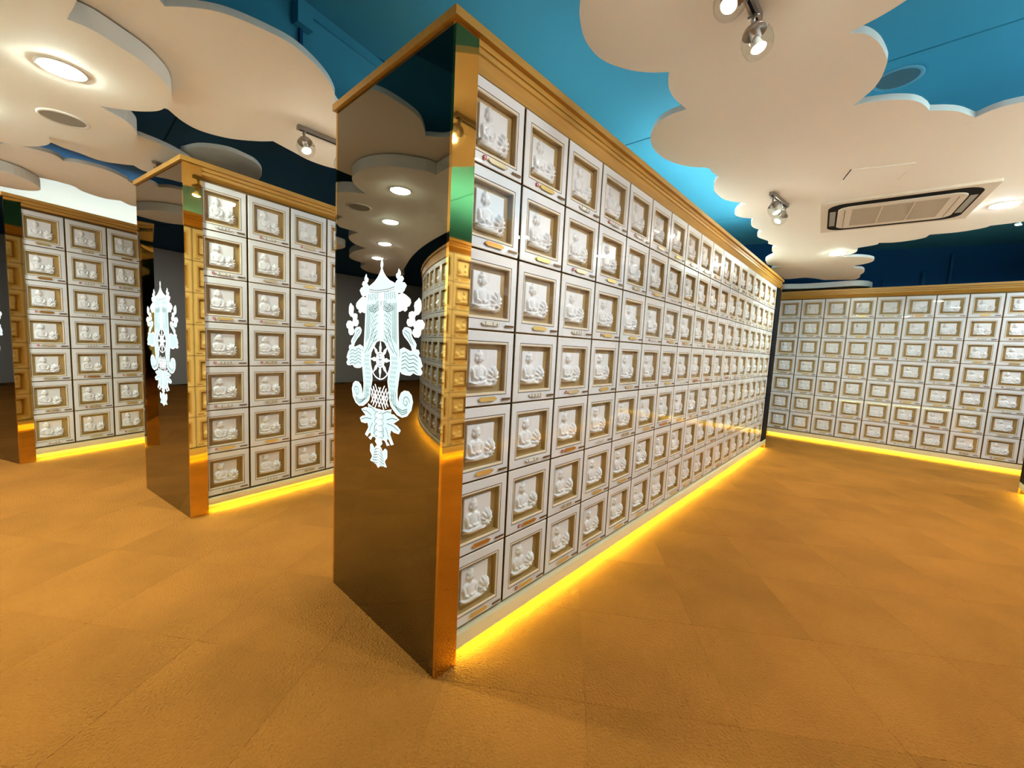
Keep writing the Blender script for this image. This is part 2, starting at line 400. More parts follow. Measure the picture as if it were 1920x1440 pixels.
def array_tile(b, T):                         # simple niche front for the joined far fields
    def tr(ps): return [tuple(T @ Vector(p)) for p in ps]
    def rect(hw, hh, x): return [(x,-hw,-hh),(x,hw,-hh),(x,hw,hh),(x,-hw,hh)]
    def band(r0, r1, m): b.add(tr(r0+r1), [(i, (i+1) % 4, 4+(i+1) % 4, 4+i) for i in range(4)], m)
    band(rect(HW, HH, -0.016), rect(HW, HH, 0), M['panel']); band(rect(HW, HH, 0), rect(.108, .1015, 0), M['panel'])
    band(rect(.108, .1015, 0), rect(.105, .0985, 0), M['line']); band(rect(.105, .0985, 0), rect(.0985, .09, 0), M['bevel'])
    band(rect(.0985, .09, 0), rect(.0985, .09, -.034), M['bronze']); b.add(tr(rect(.0985, .09, -.034)), [(0, 1, 2, 3)], M['bronze'])
    band(rect(.0725, .0705, -.034), rect(.0725, .0705, -.022), M['porcelain']); b.add(tr(rect(.0725, .0705, -.022)), [(0, 1, 2, 3)], M['porcelain'])
    for cu, cv, w, h, k in ((-.029, .037, .016, .022, .016), (-.029, -.015, .03, .03, .015), (-.026, -.055, .05, .014, .016), (.045, -.03, .03, .03, .018)):
        n = 8; b.add(tr([(-.022, cu+w*math.cos(2*math.pi*i/n), cv+h*math.sin(2*math.pi*i/n)) for i in range(n)]+[(-.022+k, cu, cv)]), [(i, (i+1) % n, n) for i in range(n)], M['porcelain'])
    b.add(tr([(.001, -.042, -.122), (.001, .05, -.122), (.001, .05, -.106), (.001, -.042, -.106)]), [(0, 1, 2, 3)], M['plate_gold'])
    b.add(tr([(.001, .079, -.1235), (.001, .127, -.1235), (.001, .127, -.1155), (.001, .079, -.1155)]), [(0, 1, 2, 3)], M['tag'])

# ------------------------------------------------------------------ etched emblem on the end mirrors (x across, z up, centred on x = 0)
ROOF = [(0, 1.512), (.008, 1.496), (.008, 1.486), (.003, 1.477), (.013, 1.46), (.029, 1.444), (.055, 1.427), (.094, 1.413), (.1, 1.398), (.095, 1.392), (0, 1.388)]
FLAME = [(.121,1.464),(.132,1.453),(.135,1.443),(.128,1.436),(.146,1.435),(.155,1.426),(.147,1.418),(.142,1.413),(.162,1.41),(.174,1.4),(.166,1.392),(.161,1.384),(.148,1.376),(.128,1.377),(.106,1.385),(.099,1.394),(.098,1.408),(.105,1.418),(.118,1.426),(.107,1.435),(.105,1.444),(.117,1.45)]
TASSEL = [(.125,1.369),(.149,1.373),(.169,1.366),(.187,1.357),(.202,1.348),(.205,1.337),(.196,1.326),(.181,1.324),(.182,1.313),(.169,1.307),(.156,1.313),(.136,1.308),(.128,1.306)]
CLOUDR = [(.255,1.351),(.267,1.34),(.27,1.324),(.269,1.308),(.255,1.295),(.237,1.292),(.23,1.281),(.238,1.267),(.256,1.274),(.28,1.273),(.294,1.259),(.288,1.246),(.272,1.24),(.271,1.224),(.259,1.214),(.235,1.215),(.222,1.226),(.224,1.237),(.234,1.245),(.224,1.256),(.209,1.252),(.192,1.255),(.183,1.266),(.188,1.277),(.201,1.279),(.195,1.29),(.197,1.301),(.217,1.305),(.227,1.301),(.233,1.311),(.228,1.325),(.232,1.336),(.248,1.344)]
RIBBON = [(.157,1.236),(.169,1.247),(.19,1.247),(.208,1.242),(.217,1.23),(.212,1.222),(.221,1.209),(.236,1.198),(.246,1.187),(.242,1.174),(.221,1.168),(.215,1.181),(.197,1.197),(.171,1.214),(.16,1.225)]
MASS = [(.142,1.166),(.152,1.168),(.167,1.173),(.188,1.167),(.213,1.161),(.242,1.170),(.261,1.167),(.267,1.158),(.26,1.149),(.272,1.139),(.279,1.127),(.287,1.113),(.275,1.105),(.288,1.09),(.278,1.081),(.253,1.081),(.233,1.086),(.213,1.075),(.186,1.074),(.159,1.077),(.148,1.085),(.148,1.12)]
BODY = [(0,1.386),(.1,1.389),(.12,1.374),(.123,1.311),(.126,1.253),(.129,1.21),(.133,1.166),(.139,1.137),(.144,1.106),(.145,1.091),(.135,1.044),(.129,1.012),(.13,.981),(.145,.958),(.159,.95),(.147,.964),(.144,.982),(.157,1.003),(.178,1.013),(.205,1.013),(.224,1.001),(.233,.978),(.224,.947),(.198,.922),(.166,.912),(.132,.917),(.103,.933),(.085,.946),(.073,.974),(.071,.999),(.060,1.036),(.064,1.069),(.078,1.1),(.078,1.122),(.072,1.145),(.054,1.166),(.039,1.182),(.026,1.197),(0,1.201)]
LOTUS = [(0,.918),(.013,.917),(.044,.918),(.091,.93),(.086,.911),(.109,.912),(.147,.899),(.116,.884),(.105,.876),(.134,.871),(.157,.859),(.146,.845),(.112,.845),(.091,.851),(.083,.83),(.096,.813),(.111,.796),(.094,.791),(.081,.807),(.066,.814),(.06,.799),(.082,.787),(.064,.782),(.051,.798),(.036,.801),(.02,.795),(.027,.783),(.012,.771),(0,.770)]
TAIL = [(0,.768),(.018,.764),(.028,.753),(.044,.73),(.051,.708),(.064,.694),(.046,.693),(.014,.689),(0,.678)]
LEAF = [(.034,.751),(.052,.766),(.065,.761),(.066,.734),(.051,.719),(.041,.729)]
def build_emblem(parent, cx):
    fill, hi, dk = MB(), MB(), MB()
    T = lambda p, y: (cx+p[0], y, p[1])
    def poly(b, pts, m, y=-0.0006):
        b.add([T(p, y) for p in pts], [tuple(range(len(pts)))], m)
    def ribbon(b, pts, w, m, y, closed=False):
        n = len(pts); ps = [Vector(p) for p in pts]
        L, R = [], []
        for i in range(n):
            a = ps[i-1] if (i or closed) else ps[i]; c = ps[(i+1) % n] if (i < n-1 or closed) else ps[i]
            d = (c-a); d = d.normalized() if d.length > 1e-9 else Vector((1, 0)); nn = Vector((-d.y, d.x))*w/2
            L.append(T(ps[i]+nn, y)); R.append(T(ps[i]-nn, y))
        k = n if closed else n-1
        b.add(L+R, [(i, (i+1) % n, n+(i+1) % n, n+i) for i in range(k)], m)
    E, H, D = M['etch'], M['etch_bright'], M['etch_dark']
    def both(f):
        f(lambda p: p); f(lambda p: (-p[0], p[1]))
    for shape, o in ((ROOF, 0), (FLAME, 1), (TASSEL, 1), (CLOUDR, 1), (RIBBON, 1), (MASS, 1), (BODY, 0), (LOTUS, 0), (TAIL, 0), (LEAF, 1)):
        bright = shape in (CLOUDR, TASSEL)
        both(lambda s: poly(fill, [s(p) for p in shape], H if bright else E))
        both(lambda s: ribbon(hi, [s(p) for p in shape], 0.0032, H, -0.0009, bool(o)))
    for z0, z1, w in ((1.384, 1.206, .034), (.905, .778, .030), (.764, .690, .026)):  # brighter centre bands paint in the glow of a tube behind the emblem
        poly(hi, [(-w/2, z0), (w/2, z0), (w*.4, z1), (-w*.4, z1)], H, -0.0009)
    # wheel: hub, rim and eight spokes
    W = Vector((0, 1.119)); R0, R1 = 0.033, 0.084
    circ = lambda c, r, n=28: [(c[0]+r*math.cos(2*math.pi*i/n), c[1]+r*math.sin(2*math.pi*i/n)) for i in range(n)]
    poly(fill, circ(W, R0), H)
    ribbon(dk, circ(W, R0-0.007), 0.003, D, -0.0012, True); ribbon(hi, circ(W, R1-0.006), 0.005, H, -0.0009, True)
    for k in range(8):
        a = math.pi/4*k+math.pi/2; d = Vector((math.cos(a), math.sin(a))); n = Vector((-d.y, d.x))
        poly(fill, [tuple(W+d*R0*.9+n*.005), tuple(W+d*.048+n*.009), tuple(W+d*.058+n*.005), tuple(W+d*R1), tuple(W+d*.058-n*.005), tuple(W+d*.048-n*.009), tuple(W+d*R0*.9-n*.005)], H)
    for k in range(4):                      # four-armed sign in the hub
        a = math.pi/2*k; d = Vector((math.cos(a), math.sin(a))); n = Vector((-d.y, d.x))
        ribbon(dk, [tuple(W), tuple(W+d*.014), tuple(W+d*.014+n*.012)], 0.004, D, -0.0012)
    # endless knot lattice
    for k in range(-2, 3):
        for s in (-1, 1):
            c = Vector((k*0.022, 0.968)); d = Vector((s*0.6, 0.8)); ln = 0.062-abs(k)*0.012
            ribbon(hi, [tuple(c-d*ln), tuple(c+d*ln)], 0.0048, H, -0.0009)
    for s in (-1, 1):
        c = Vector((s*.046, .970)); ribbon(hi, [(c.x, c.y+.034), (c.x+.016, c.y), (c.x, c.y-.034), (c.x-.016, c.y)], 0.006, H, -0.0009, True)
    # dark engraved lines
    ln = lambda pts, w=0.0026: both(lambda s: ribbon(dk, [s(p) for p in pts], w, D, -0.0012))
    ln([(0, 1.392), (.05, 1.394), (.097, 1.400)]); ln([(0, 1.386), (.05, 1.387), (.1, 1.392)])
    for k in range(7): ln([(.012+k*.014, 1.383), (.013+k*.0145, 1.355+.004*(k % 2))])
    for k in range(5):
        r = .022+k*.009; ln([(.055+r*math.cos(t), 1.352+r*.75*math.sin(t)) for t in np.linspace(math.pi, 1.75*math.pi, 8)])
    for k in range(4): ln([(.108-k*.008, 1.34), (.111-k*.008, 1.25), (.116-k*.008, 1.185+.006*k)])
    for k in range(9):
        z = 1.33-k*.016; ln([(.025+.012*(k % 2), z), (.05, z-.012), (.06+.008*(k % 2), z+.006), (.076, z-.008)])
    ln([(.055, 1.24), (.10, 1.165), (.125, 1.14)]); ln([(.03, 1.225), (.07, 1.175), (.1, 1.15)])
    for k in range(10):
        z = 1.13-k*.018; x = .088+.006*math.sin(k*1.3)
        for j in range(3): both(lambda s: ribbon(dk, [s(p) for p in circ((x+j*.014-(.012 if k > 4 else 0), z), .0045, 8)], 0.0013, D, -0.0012, True))
    for k in range(3): ln([(.118-k*.012, 1.0), (.116-k*.012, .965), (.13-k*.012, .938+.006*k), (.166, .921+.008*k), (.2, .935+.006*k)])
    ln([(.19+r*math.cos(t), .972+r*math.sin(t)) for t, r in ((t, .024-.0025*t) for t in np.linspace(0, 8, 22))])
    for k in range(5): ln([(.155, 1.15-k*.014), (.18, 1.158-k*.014), (.205, 1.145-k*.014), (.235, 1.15-k*.014), (.258, 1.14-k*.014)])
    ln([(.172, 1.238), (.2, 1.228), (.21, 1.208), (.228, 1.185)]); ln([(.166, 1.23), (.19, 1.215), (.215, 1.19)])
    for a, b in (((.03, .905), (.085, .918)), ((.06, .885), (.135, .897)), ((.06, .87), (.145, .856)), ((.05, .855), (.075, .815)), ((.03, .85), (.04, .81))): ln([a, ((a[0]+b[0])/2, (a[1]+b[1])/2+.006), b])
    for k in range(5): ln([(.0, .9-k*.025), (.02, .908-k*.025), (.035, .892-k*.025), (.03, .88-k*.025)])
    for k in range(6): ln([(.0, .758-k*.012), (.02, .752-k*.012), (.034+k*.003, .742-k*.010)])
    e = fill.build('etched_emblem', parent); tag(e, 'glowing white etched banner emblem with wheel')
    tag(hi.build('etched_outline', parent), kind='stuff'); tag(dk.build('engraved_lines', parent), kind='stuff')

# ------------------------------------------------------------------ cabinets
def cabinet(name, label, origin, theta, L=5.47, W=0.826, cols=18, single=18, z7=0.1263, dz=DZ, dy=DY, y0=0.068, near=True, far=True, back=True, key=False, group=None, front_stuff=False, mirror_near=True):
    """local axes: +x out of the niche face, +y along it away from the near end, z up"""
    t = link(name, None, None, (origin[0], origin[1], 0)); t.rotation_euler.z = -theta
    tag(t, label, 'cabinet', group)
    top = z7+7*dz
    one('body', (-W+0.062, -0.062, 0.016, L-0.016, 0.06, 2.19), M['mullion'], t)
    # front lattice behind the doors
    for s, x0, x1 in ((1, -0.0615, -0.0325),) + (((-1, -W+0.0325, -W+0.0615),) if back else ()):
        b = MB()
        for r in range(8): b.box(x0, x1, 0.02, L-0.02, z7+r*dz-0.012, z7+r*dz+0.012, M['mullion'])
        for c in range(cols+1): b.box(x0, x1, max(0.02, y0+c*dy-0.012), y0+c*dy+0.012, z7, top, M['mullion'])
        b.build('lattice', t)
    # doors
    yc = lambda c: y0+(c+0.5)*dy
    zc = lambda r: z7+(6-r+0.5)*dz
    for c in range(single):
        for r in range(7): put_door(t, -0.016, yc(c), zc(r), dy/DY, dz/DZ, (c, r) if key else None)
    if cols > single:
        b = MB()
        for c in range(single, cols):
            for r in range(7): array_tile(b, Matrix.Translation((-0.016, yc(c), zc(r))) @ Matrix.Diagonal((1, dy/DY, dz/DZ, 1)))
        tag(b.build('niche_door_field', t), kind='stuff')
    if back:
        b = MB()
        for c in range(cols):
            for r in range(7): array_tile(b, Matrix.Translation((-W+0.016, yc(c), zc(r))) @ Matrix.Rotation(math.pi, 4, 'Z') @ Matrix.Diagonal((1, dy/DY, dz/DZ, 1)))
        tag(b.build('niche_door_field', t), kind='stuff')
    # near end: dark mirror between gold strips
    if near:
        mir = one('end_mirror', (-W+0.014, -0.014, 0.0, 0.012, 0.0, 2.190), M['dark_mirror'], t)
        build_emblem(mir, -W/2)
        for x0, x1 in ((-0.0135, 0.0), (-W, -W+0.0135)): one('gold_strip', (x0, x1, 0.0, 0.096, 0.0, 2.191), M['gold_mirror'], t)
    else:
        one('end_panel', (-W+0.014, -0.014, 0.0, 0.012, 0.0, 2.190), M['dark_mirror'], t)
        for x0, x1 in ((-0.0135, 0.0), (-W, -W+0.0135)): one('gold_trim', (x0, x1, 0.0, 0.014, 0.0, 2.191), M['gold_mirror'], t)
        if y0 > 0.1:
            for x0, x1 in ((-0.03, -0.006), (-W+0.006, -W+0.03)): one('black_strip', (x0, x1, 0.0145, y0-0.004, 0.116, top), M['black'], t)
    ye = y0+cols*dy
    one('end_panel', (-W+0.014, -0.014, L-0.012, L, 0.0, 2.190), M['dark_mirror'], t)
    for x0, x1 in ((-0.0135, 0.0), (-W, -W+0.0135)): one('gold_trim', (x0, x1, L-0.014, L, 0.0, 2.191), M['gold_mirror'], t)
    if L-ye > 0.06:
        for x0, x1 in ((-0.03, -0.006), (-W+0.006, -W+0.03)): one('black_strip', (x0, x1, ye+0.004, L-0.0145, 0.116, top), M['black'], t)
    # cornice: cap and two mouldings
    one('cornice_cap', (-W-0.012, 0.012, -0.012, L+0.012, 2.194, 2.222), M['gold_wood'], t)
    s0 = 0.0965 if near else 0.0145
    for s in (1, -1) if back else (1,):
        zb = top+0.004
        prof = [(-0.060, 2.1935), (-0.006, 2.1935), (-0.006, 2.174), (-0.016, 2.171), (-0.016, 2.167), (-0.003, 2.164), (-0.003, 2.148), (-0.010, 2.145), (-0.034, zb+0.010), (-0.060, zb+0.010)]
        if s < 0: prof = [(-W-x, z) for x, z in prof][::-1]
        b = MB(); b.profile(prof, s0, L-0.0145, M['gold_wood']); b.build('cornice_moulding', t, fix=True)
        # plinth, led strip
        zt = z7-0.011
        px = lambda a, c: (a, c) if s > 0 else (-W-c, -W-a)
        b = MB(); b.box(*px(-0.06, 0.0), s0, L-0.0145, 0.074, zt, M['cream']); b.build('plinth', t)
        b = MB(); b.box(*px(-0.034, -0.003), s0, L-0.0145, 0.057, 0.0735, M['cream']); b.build('plinth_lip', t)
        b = MB(); b.box(*px(-0.052, -0.036), s0+0.01, L-0.03, 0.052, 0.062, M['led']); b.build('led_strip', t)
    one('kickboard', (-W+0.11, -0.11, 0.02, L-0.02, 0.0, 0.06), M['kick'], t)
    return t

main_cab = cabinet('niche_cabinet', 'tall niche cabinet nearest the camera with dark mirrored end and long white tiled face', (0, 0), 0.0, key=True)
cab2 = cabinet('niche_cabinet', 'second niche cabinet left of the large one, three tile columns showing beside its mirrored end', (-2.092, -0.3456), math.radians(-8.79), W=0.85, cols=18, single=5, z7=0.1106, dz=0.2867, dy=0.286)
cab3 = cabinet('niche_cabinet', 'farthest left niche cabinet, mirrored end cut by the picture edge', (-4.228, -1.144), math.radians(-23.42), L=5.1, W=0.85, cols=17, single=4, z7=0.1163, dz=0.2876, dy=0.294, y0=0.068)
opp = cabinet('niche_cabinet', 'niche cabinet across the aisle on the right, only its gold corner showing', (2.165, 5.43), math.pi, L=5.43, cols=18, single=0, near=False, y0=0.20)
farw = cabinet('niche_wall', 'far white niche wall closing the right aisle under the dark blue wall', (-0.2170, 6.584), math.radians(90.87), L=4.9, W=0.19, cols=17, single=10, y0=0.0155, dy=0.2803, back=False, near=False)

# curved niche wall behind the camera (seen in the mirrors)
def curved_wall():
    t = link('curved_niche_wall', None, None, (-0.06, -8.46, 0)); tag(t, 'curved white niche wall seen reflected in the large dark mirror', 'wall unit')
    R, n = 7.0, 0
    a0, a1 = math.radians(-52), math.radians(26)
    step = DY/R; count = int((a1-a0)/step)
    b = MB()
    for c in range(count):
        ph = a0+(c+0.5)*step                    # angle from +y, clockwise
        for r in range(7):
            p = (math.sin(ph)*(R-0.016), math.cos(ph)*(R-0.016), 0.1263+(6-r+0.5)*DZ)
            array_tile(b, Matrix.Translation(p) @ Matrix.Rotation(math.pi/2-ph, 4, 'Z'))
    tag(b.build('niche_door_field', t), kind='stuff')
    def arc(name, r0, r1, z0, z1, m):
        b = MB(); k = count
        pts = [(math.sin(a0+i*step)*r1, math.cos(a0+i*step)*r1) for i in range(k+1)]+[(math.sin(a0+i*step)*r0, math.cos(a0+i*step)*r0) for i in range(k, -1, -1)]
        b.prism(pts, z0, z1, m); b.build(name, t, fix=True)
    arc('body', R-0.5, R-0.052, 0.06, 2.19, M['mullion'])
    arc('cornice_cap', R-0.5, R+0.012, 2.194, 2.222, M['gold_wood']); arc('cornice_moulding', R-0.05, R-0.004, 2.10, 2.193, M['gold_wood'])
    arc('plinth', R-0.05, R, 0.074, 0.115, M['cream']); arc('led_strip', R-0.05, R-0.035, 0.052, 0.062, M['led']); arc('kickboard', R-0.45, R-0.11, 0, 0.06, M['kick'])
curved_wall()

# ------------------------------------------------------------------ cloud panels (world outlines, lobes between cusps)
ZU, ZL = 2.35, 2.27
def cloud(name_label, lobes, z, th):
    b = MB(); pts = spline(lobes)
    area = sum(pts[i-1][0]*pts[i][1]-pts[i][0]*pts[i-1][1] for i in range(len(pts)))
    if area < 0: pts = pts[::-1]
    b.prism(pts, z, z+th, M['cloud'], M['cloud_edge'])
    o = b.build('cloud_panel', fix=True); tag(o, name_label, 'ceiling panel', 'cloud shaped ceiling panels')
    return o
A = [[(.211,.345),(.173,.399),(.132,.491),(.12,.587),(.134,.666),(.181,.756),(.242,.824),(.303,.867)],
 [(.303,.867),(.28,.913),(.258,.987),(.254,1.072),(.267,1.172)],
 [(.267,1.172),(.198,1.169),(.118,1.202),(.049,1.278),(.01,1.354),(-.016,1.486),(.001,1.64),(.063,1.775),(.15,1.865),(.155,1.934),(.166,2.041)],
 [(.166,2.041),(.124,2.105),(.088,2.208),(.072,2.309),(.09,2.486),(.187,2.645)],
 [(.187,2.645),(.117,2.713),(.061,2.843),(.073,2.949),(.149,3.049)], [(.149,3.049),(.103,3.193),(.097,3.32),(.135,3.442)],
 [(.135,3.442),(.087,3.534),(.064,3.671),(.11,3.859),(.094,3.97),(.141,4.098)], [(.141,4.098),(.087,4.196),(.061,4.346),(.061,4.491)],
 [(.061,4.491),(-.054,4.673),(-.087,4.821),(-.098,5.063),(.005,5.23)], [(.005,5.23),(-.108,5.285),(-.137,5.556),(-.112,5.973),(-.102,6.186)],
 [(-.102,6.186),(-.032,6.205),(.128,6.176),(.247,6.315),(.324,6.474)], [(.324,6.474),(.544,6.564),(.658,6.584),(.713,6.422),(.723,6.24)],
 [(.723,6.24),(.749,6.133),(.774,5.982),(.759,5.78),(.683,5.684)], [(.683,5.684),(.694,5.536),(.768,5.488),(.846,5.393),(.876,5.248),(.838,5.114),(.744,5.0),(.606,4.931)],
 [(.606,4.931),(.716,4.811),(.753,4.696),(.747,4.587),(.683,4.602)], [(.683,4.602),(.76,4.569),(.896,4.502),(.921,4.43)],
 [(.921,4.43),(1.022,4.478),(1.141,4.463),(1.226,4.408),(1.254,4.307)], [(1.254,4.307),(1.41,4.323),(1.509,4.292),(1.568,4.257),(1.591,4.212)],
 [(1.591,4.212),(1.734,4.195),(1.9,4.15),(2.0,4.02)], [(2.0,4.02),(2.25,3.95),(2.4,3.7),(2.38,3.4)], [(2.38,3.4),(2.5,3.1),(2.45,2.75),(2.2,2.55)],
 [(2.2,2.55),(2.15,2.2),(1.95,2.05),(1.7,2.0),(1.402,1.97),(1.324,1.975),(1.267,2.019)], [(1.267,2.019),(1.211,1.92),(1.163,1.868),(1.097,1.822)],
 [(1.096,1.78),(1.073,1.723),(1.04,1.675),(.976,1.625),(.897,1.592),(.849,1.585)],
 [(.849,1.585),(.912,1.505),(.944,1.431),(.962,1.34),(.964,1.286),(.943,1.171),(.909,1.091),(.866,1.052)],
 [(.866,1.052),(.895,1.039),(.946,1.023),(1.009,.991),(1.15,.9),(1.25,.75)], [(1.25,.75),(1.38,.55),(1.3,.3),(1.1,.2)], [(1.1,.2),(.85,.05),(.55,.08),(.35,.2),(.211,.345)]]
cloud('large scalloped cream cloud panel over the right aisle holding the air conditioner', A, ZU, 0.026)
B = [[(-.22,6.64),(-.163,6.603),(.02,6.66),(.135,6.676)], [(.135,6.676),(.346,6.664),(.647,6.622),(.785,6.72),(.84,6.9)], [(.84,6.9),(.6,6.99),(.3,6.97),(-.2,6.8)], [(-.2,6.8),(-.26,6.72),(-.22,6.64)]]
cloud('low cloud panel edge just above the far niche wall cornice', B, ZL, 0.074)
Dl = [[(-.956,-.562),(-.904,-.518),(-.842,-.45),(-.81,-.384),(-.791,-.285),(-.791,-.19),(-.837,-.089),(-.9,-.006),(-.976,.057),(-1.037,.089),(-1.12,.20),(-1.2,.32)],
 [(-1.2,.32),(-1.3,.46),(-1.5,.55),(-1.7,.53),(-1.832,.445),(-1.853,.295),(-1.809,.167),(-1.758,.036)], [(-1.758,.036),(-1.843,-.028),(-1.943,-.143),(-1.977,-.27),(-1.934,-.36),(-1.84,-.439)],
 [(-1.84,-.439),(-1.85,-.6),(-1.78,-.75)], [(-1.78,-.75),(-1.6,-.98),(-1.3,-1.05),(-1.0,-1.0)], [(-1.0,-1.0),(-.7,-1.1),(-.4,-1.0),(-.35,-.8)], [(-.35,-.8),(-.5,-.66),(-.7,-.62),(-.852,-.646),(-.956,-.562)]]
cloud('big cream cloud panel left of the large mirror with a spotlight bar on its underside', Dl, ZU, 0.026)
Cl = [[(-1.173,-.801),(-1.174,-.737),(-1.215,-.664),(-1.264,-.59),(-1.334,-.532),(-1.404,-.495),(-1.501,-.471),(-1.568,-.47),(-1.628,-.478),(-1.701,-.499),(-1.776,-.551),(-1.829,-.609),(-1.886,-.692)],
 [(-1.886,-.692),(-1.935,-.637),(-1.987,-.583),(-2.083,-.542),(-2.215,-.533),(-2.342,-.55),(-2.461,-.606),(-2.527,-.671),(-2.586,-.746),(-2.615,-.869)],
 [(-2.615,-.869),(-2.688,-.862),(-2.771,-.876),(-2.849,-.909),(-2.96,-.991),(-2.978,-1.054),(-3.0,-1.2)], [(-3.0,-1.2),(-3.25,-1.22),(-3.5,-1.4),(-3.6,-1.6)], [(-3.6,-1.6),(-4.0,-1.62),(-4.4,-1.8),(-4.55,-2.1)], [(-4.55,-2.1),(-4.9,-2.2),(-5.2,-2.5),(-5.25,-2.9)],
 [(-5.25,-2.9),(-4.9,-2.95),(-4.6,-2.72),(-4.3,-2.58),(-3.6,-2.22),(-2.9,-1.92),(-2.2,-1.7),(-1.4,-1.52),(-.6,-1.42),(.4,-1.4),(1.3,-1.45),(1.8,-1.5)], [(1.8,-1.5),(1.95,-1.2),(1.75,-.95),(1.5,-.95)], [(1.5,-.95),(1.1,-.8),(.6,-.85),(.4,-1.0)], [(.4,-1.0),(.1,-.8),(-.3,-.85),(-.5,-1.0)], [(-.5,-1.0),(-.7,-.85),(-.95,-.78),(-1.173,-.801)]]
cloud('low thick cloud panel at upper left with a round downlight and speaker', Cl, ZL, 0.074)
El = [[(-2.374,-.5),(-2.406,-.403),(-2.471,-.302),(-2.6,-.2),(-2.85,-.2),(-3.05,-.29),(-3.088,-.406),(-3.018,-.475)], [(-3.018,-.475),(-3.072,-.541),(-3.117,-.64),(-3.067,-.736),(-3.041,-.808),(-3.003,-.854)], [(-3.003,-.854),(-2.85,-1.0),(-2.6,-1.0),(-2.4,-.8),(-2.374,-.5)]]
cloud('small cloud panel above the mirrored end of the second cabinet', El, ZU, 0.026)
Fl = [[(-2.497,-.285),(-2.328,-.215),(-2.234,-.091),(-2.256,.026),(-2.301,.096),(-2.409,.16),(-2.554,.198),(-2.75,.2),(-2.92,.08),(-2.95,-.1),(-2.8,-.26),(-2.497,-.285)]]
cloud('rounded cloud panel behind the cornice of the second cabinet', Fl, 2.382, 0.026)
Gl = [[(-3.3,-1.075),(-3.248,-.975),(-3.266,-.858),(-3.369,-.809)], [(-3.369,-.809),(-3.313,-.732),(-3.321,-.596),(-3.44,-.48),(-3.506,-.451),(-3.7,-.27)], [(-3.7,-.27),(-4.0,-.2),(-4.25,-.27),(-4.355,-.373),(-4.243,-.461)], [(-4.243,-.461),(-4.285,-.568),(-4.195,-.699),(-4.07,-.762),(-4.027,-.91),(-4.112,-1.021)], [(-4.112,-1.021),(-3.95,-1.2),(-3.7,-1.25),(-3.5,-1.2),(-3.3,-1.075)]]
cloud('pale greenish cloud panel between the second and leftmost cabinets', Gl, ZU, 0.026)
Hl = [[(-3.66,-1.25),(-3.8,-1.03),(-4.05,-.94),(-4.21,-.989),(-4.27,-1.1),(-4.24,-1.3),(-4.0,-1.44),(-3.75,-1.42),(-3.66,-1.25)]]
cloud('low pinkish cloud panel at the left picture edge above the leftmost cabinet', Hl, ZL, 0.074)

cloud('added cloud panel over the second aisle hidden by the large cabinet', [[(-1.2,1.45),(-1.55,1.4),(-1.85,1.6),(-1.8,2.2)], [(-1.8,2.2),(-2.05,2.6),(-2.0,3.0)], [(-2.0,3.0),(-2.1,3.6),(-1.7,4.0),(-1.3,3.7)], [(-1.3,3.7),(-1.05,3.2),(-1.1,2.6)], [(-1.1,2.6),(-.95,2.0),(-1.0,1.6),(-1.2,1.45)]], ZU, 0.026)  # unseen panel, added to carry the extra downlights of this aisle
cloud('added cloud panel beyond the right picture edge before the far niche wall', [[(2.4,5.85),(2.55,5.6),(2.9,5.55),(3.1,5.7)], [(3.1,5.7),(3.4,5.6),(3.8,5.75),(3.9,6.0)], [(3.9,6.0),(3.8,6.3),(3.4,6.35),(3.1,6.2)], [(3.1,6.2),(2.8,6.25),(2.5,6.15),(2.4,5.85)]], ZU, 0.026)  # unseen panel, added to hold extra downlights for the far niche wall

# ------------------------------------------------------------------ fittings
def downlight(x, y, z, m, label, r=0.068):
    t = link('downlight', None, None, (x, y, z)); tag(t, label, 'downlight', 'recessed ceiling downlights')
    b = MB(); b.lathe([(r+0.012, 0.0), (r+0.012, -0.003), (r+0.006, -0.005), (r, -0.004), (r-0.002, 0.0)], M['ring'], 32); b.build('trim_ring', t, True)
    b = MB(); b.lathe([(r-0.002, -0.0005), (r-0.006, -0.007), (r*0.75, -0.010), (0.0001, -0.0125)], m, 20); b.build('lens', t, True)
    return t
downlight(-1.61, -.815, ZL, M['down_cool'], 'bright round downlight in the low cloud panel at upper left')
downlight(-2.37, -1.19, ZL, M['down_cool'], 'first downlight in the row reflected in the large mirror, left of the picture edge')
downlight(-3.19, -1.61, ZL, M['down_warm'], 'second downlight of the reflected row, left of the picture edge')
downlight(-4.01, -1.98, ZL, M['down_warm'], 'farthest downlight of the reflected row, left of the picture edge')
downlight(1.58, 3.62, ZU, M['down_warm'], 'glaring downlight right of the air conditioner')
downlight(0.588, 4.74, ZU, M['down_cool'], 'small cool downlight in the far narrow part of the large cloud panel')
downlight(1.16, 0.46, ZU, M['down_warm'], 'added downlight in the near lobe of the large cloud panel, above the picture edge')  # unseen lamp, added for more light on the near niche faces
downlight(1.85, 2.45, ZU, M['down_warm'], 'added downlight in the large cloud panel beyond the right picture edge')  # extra lamp out of view, added to brighten the upright faces

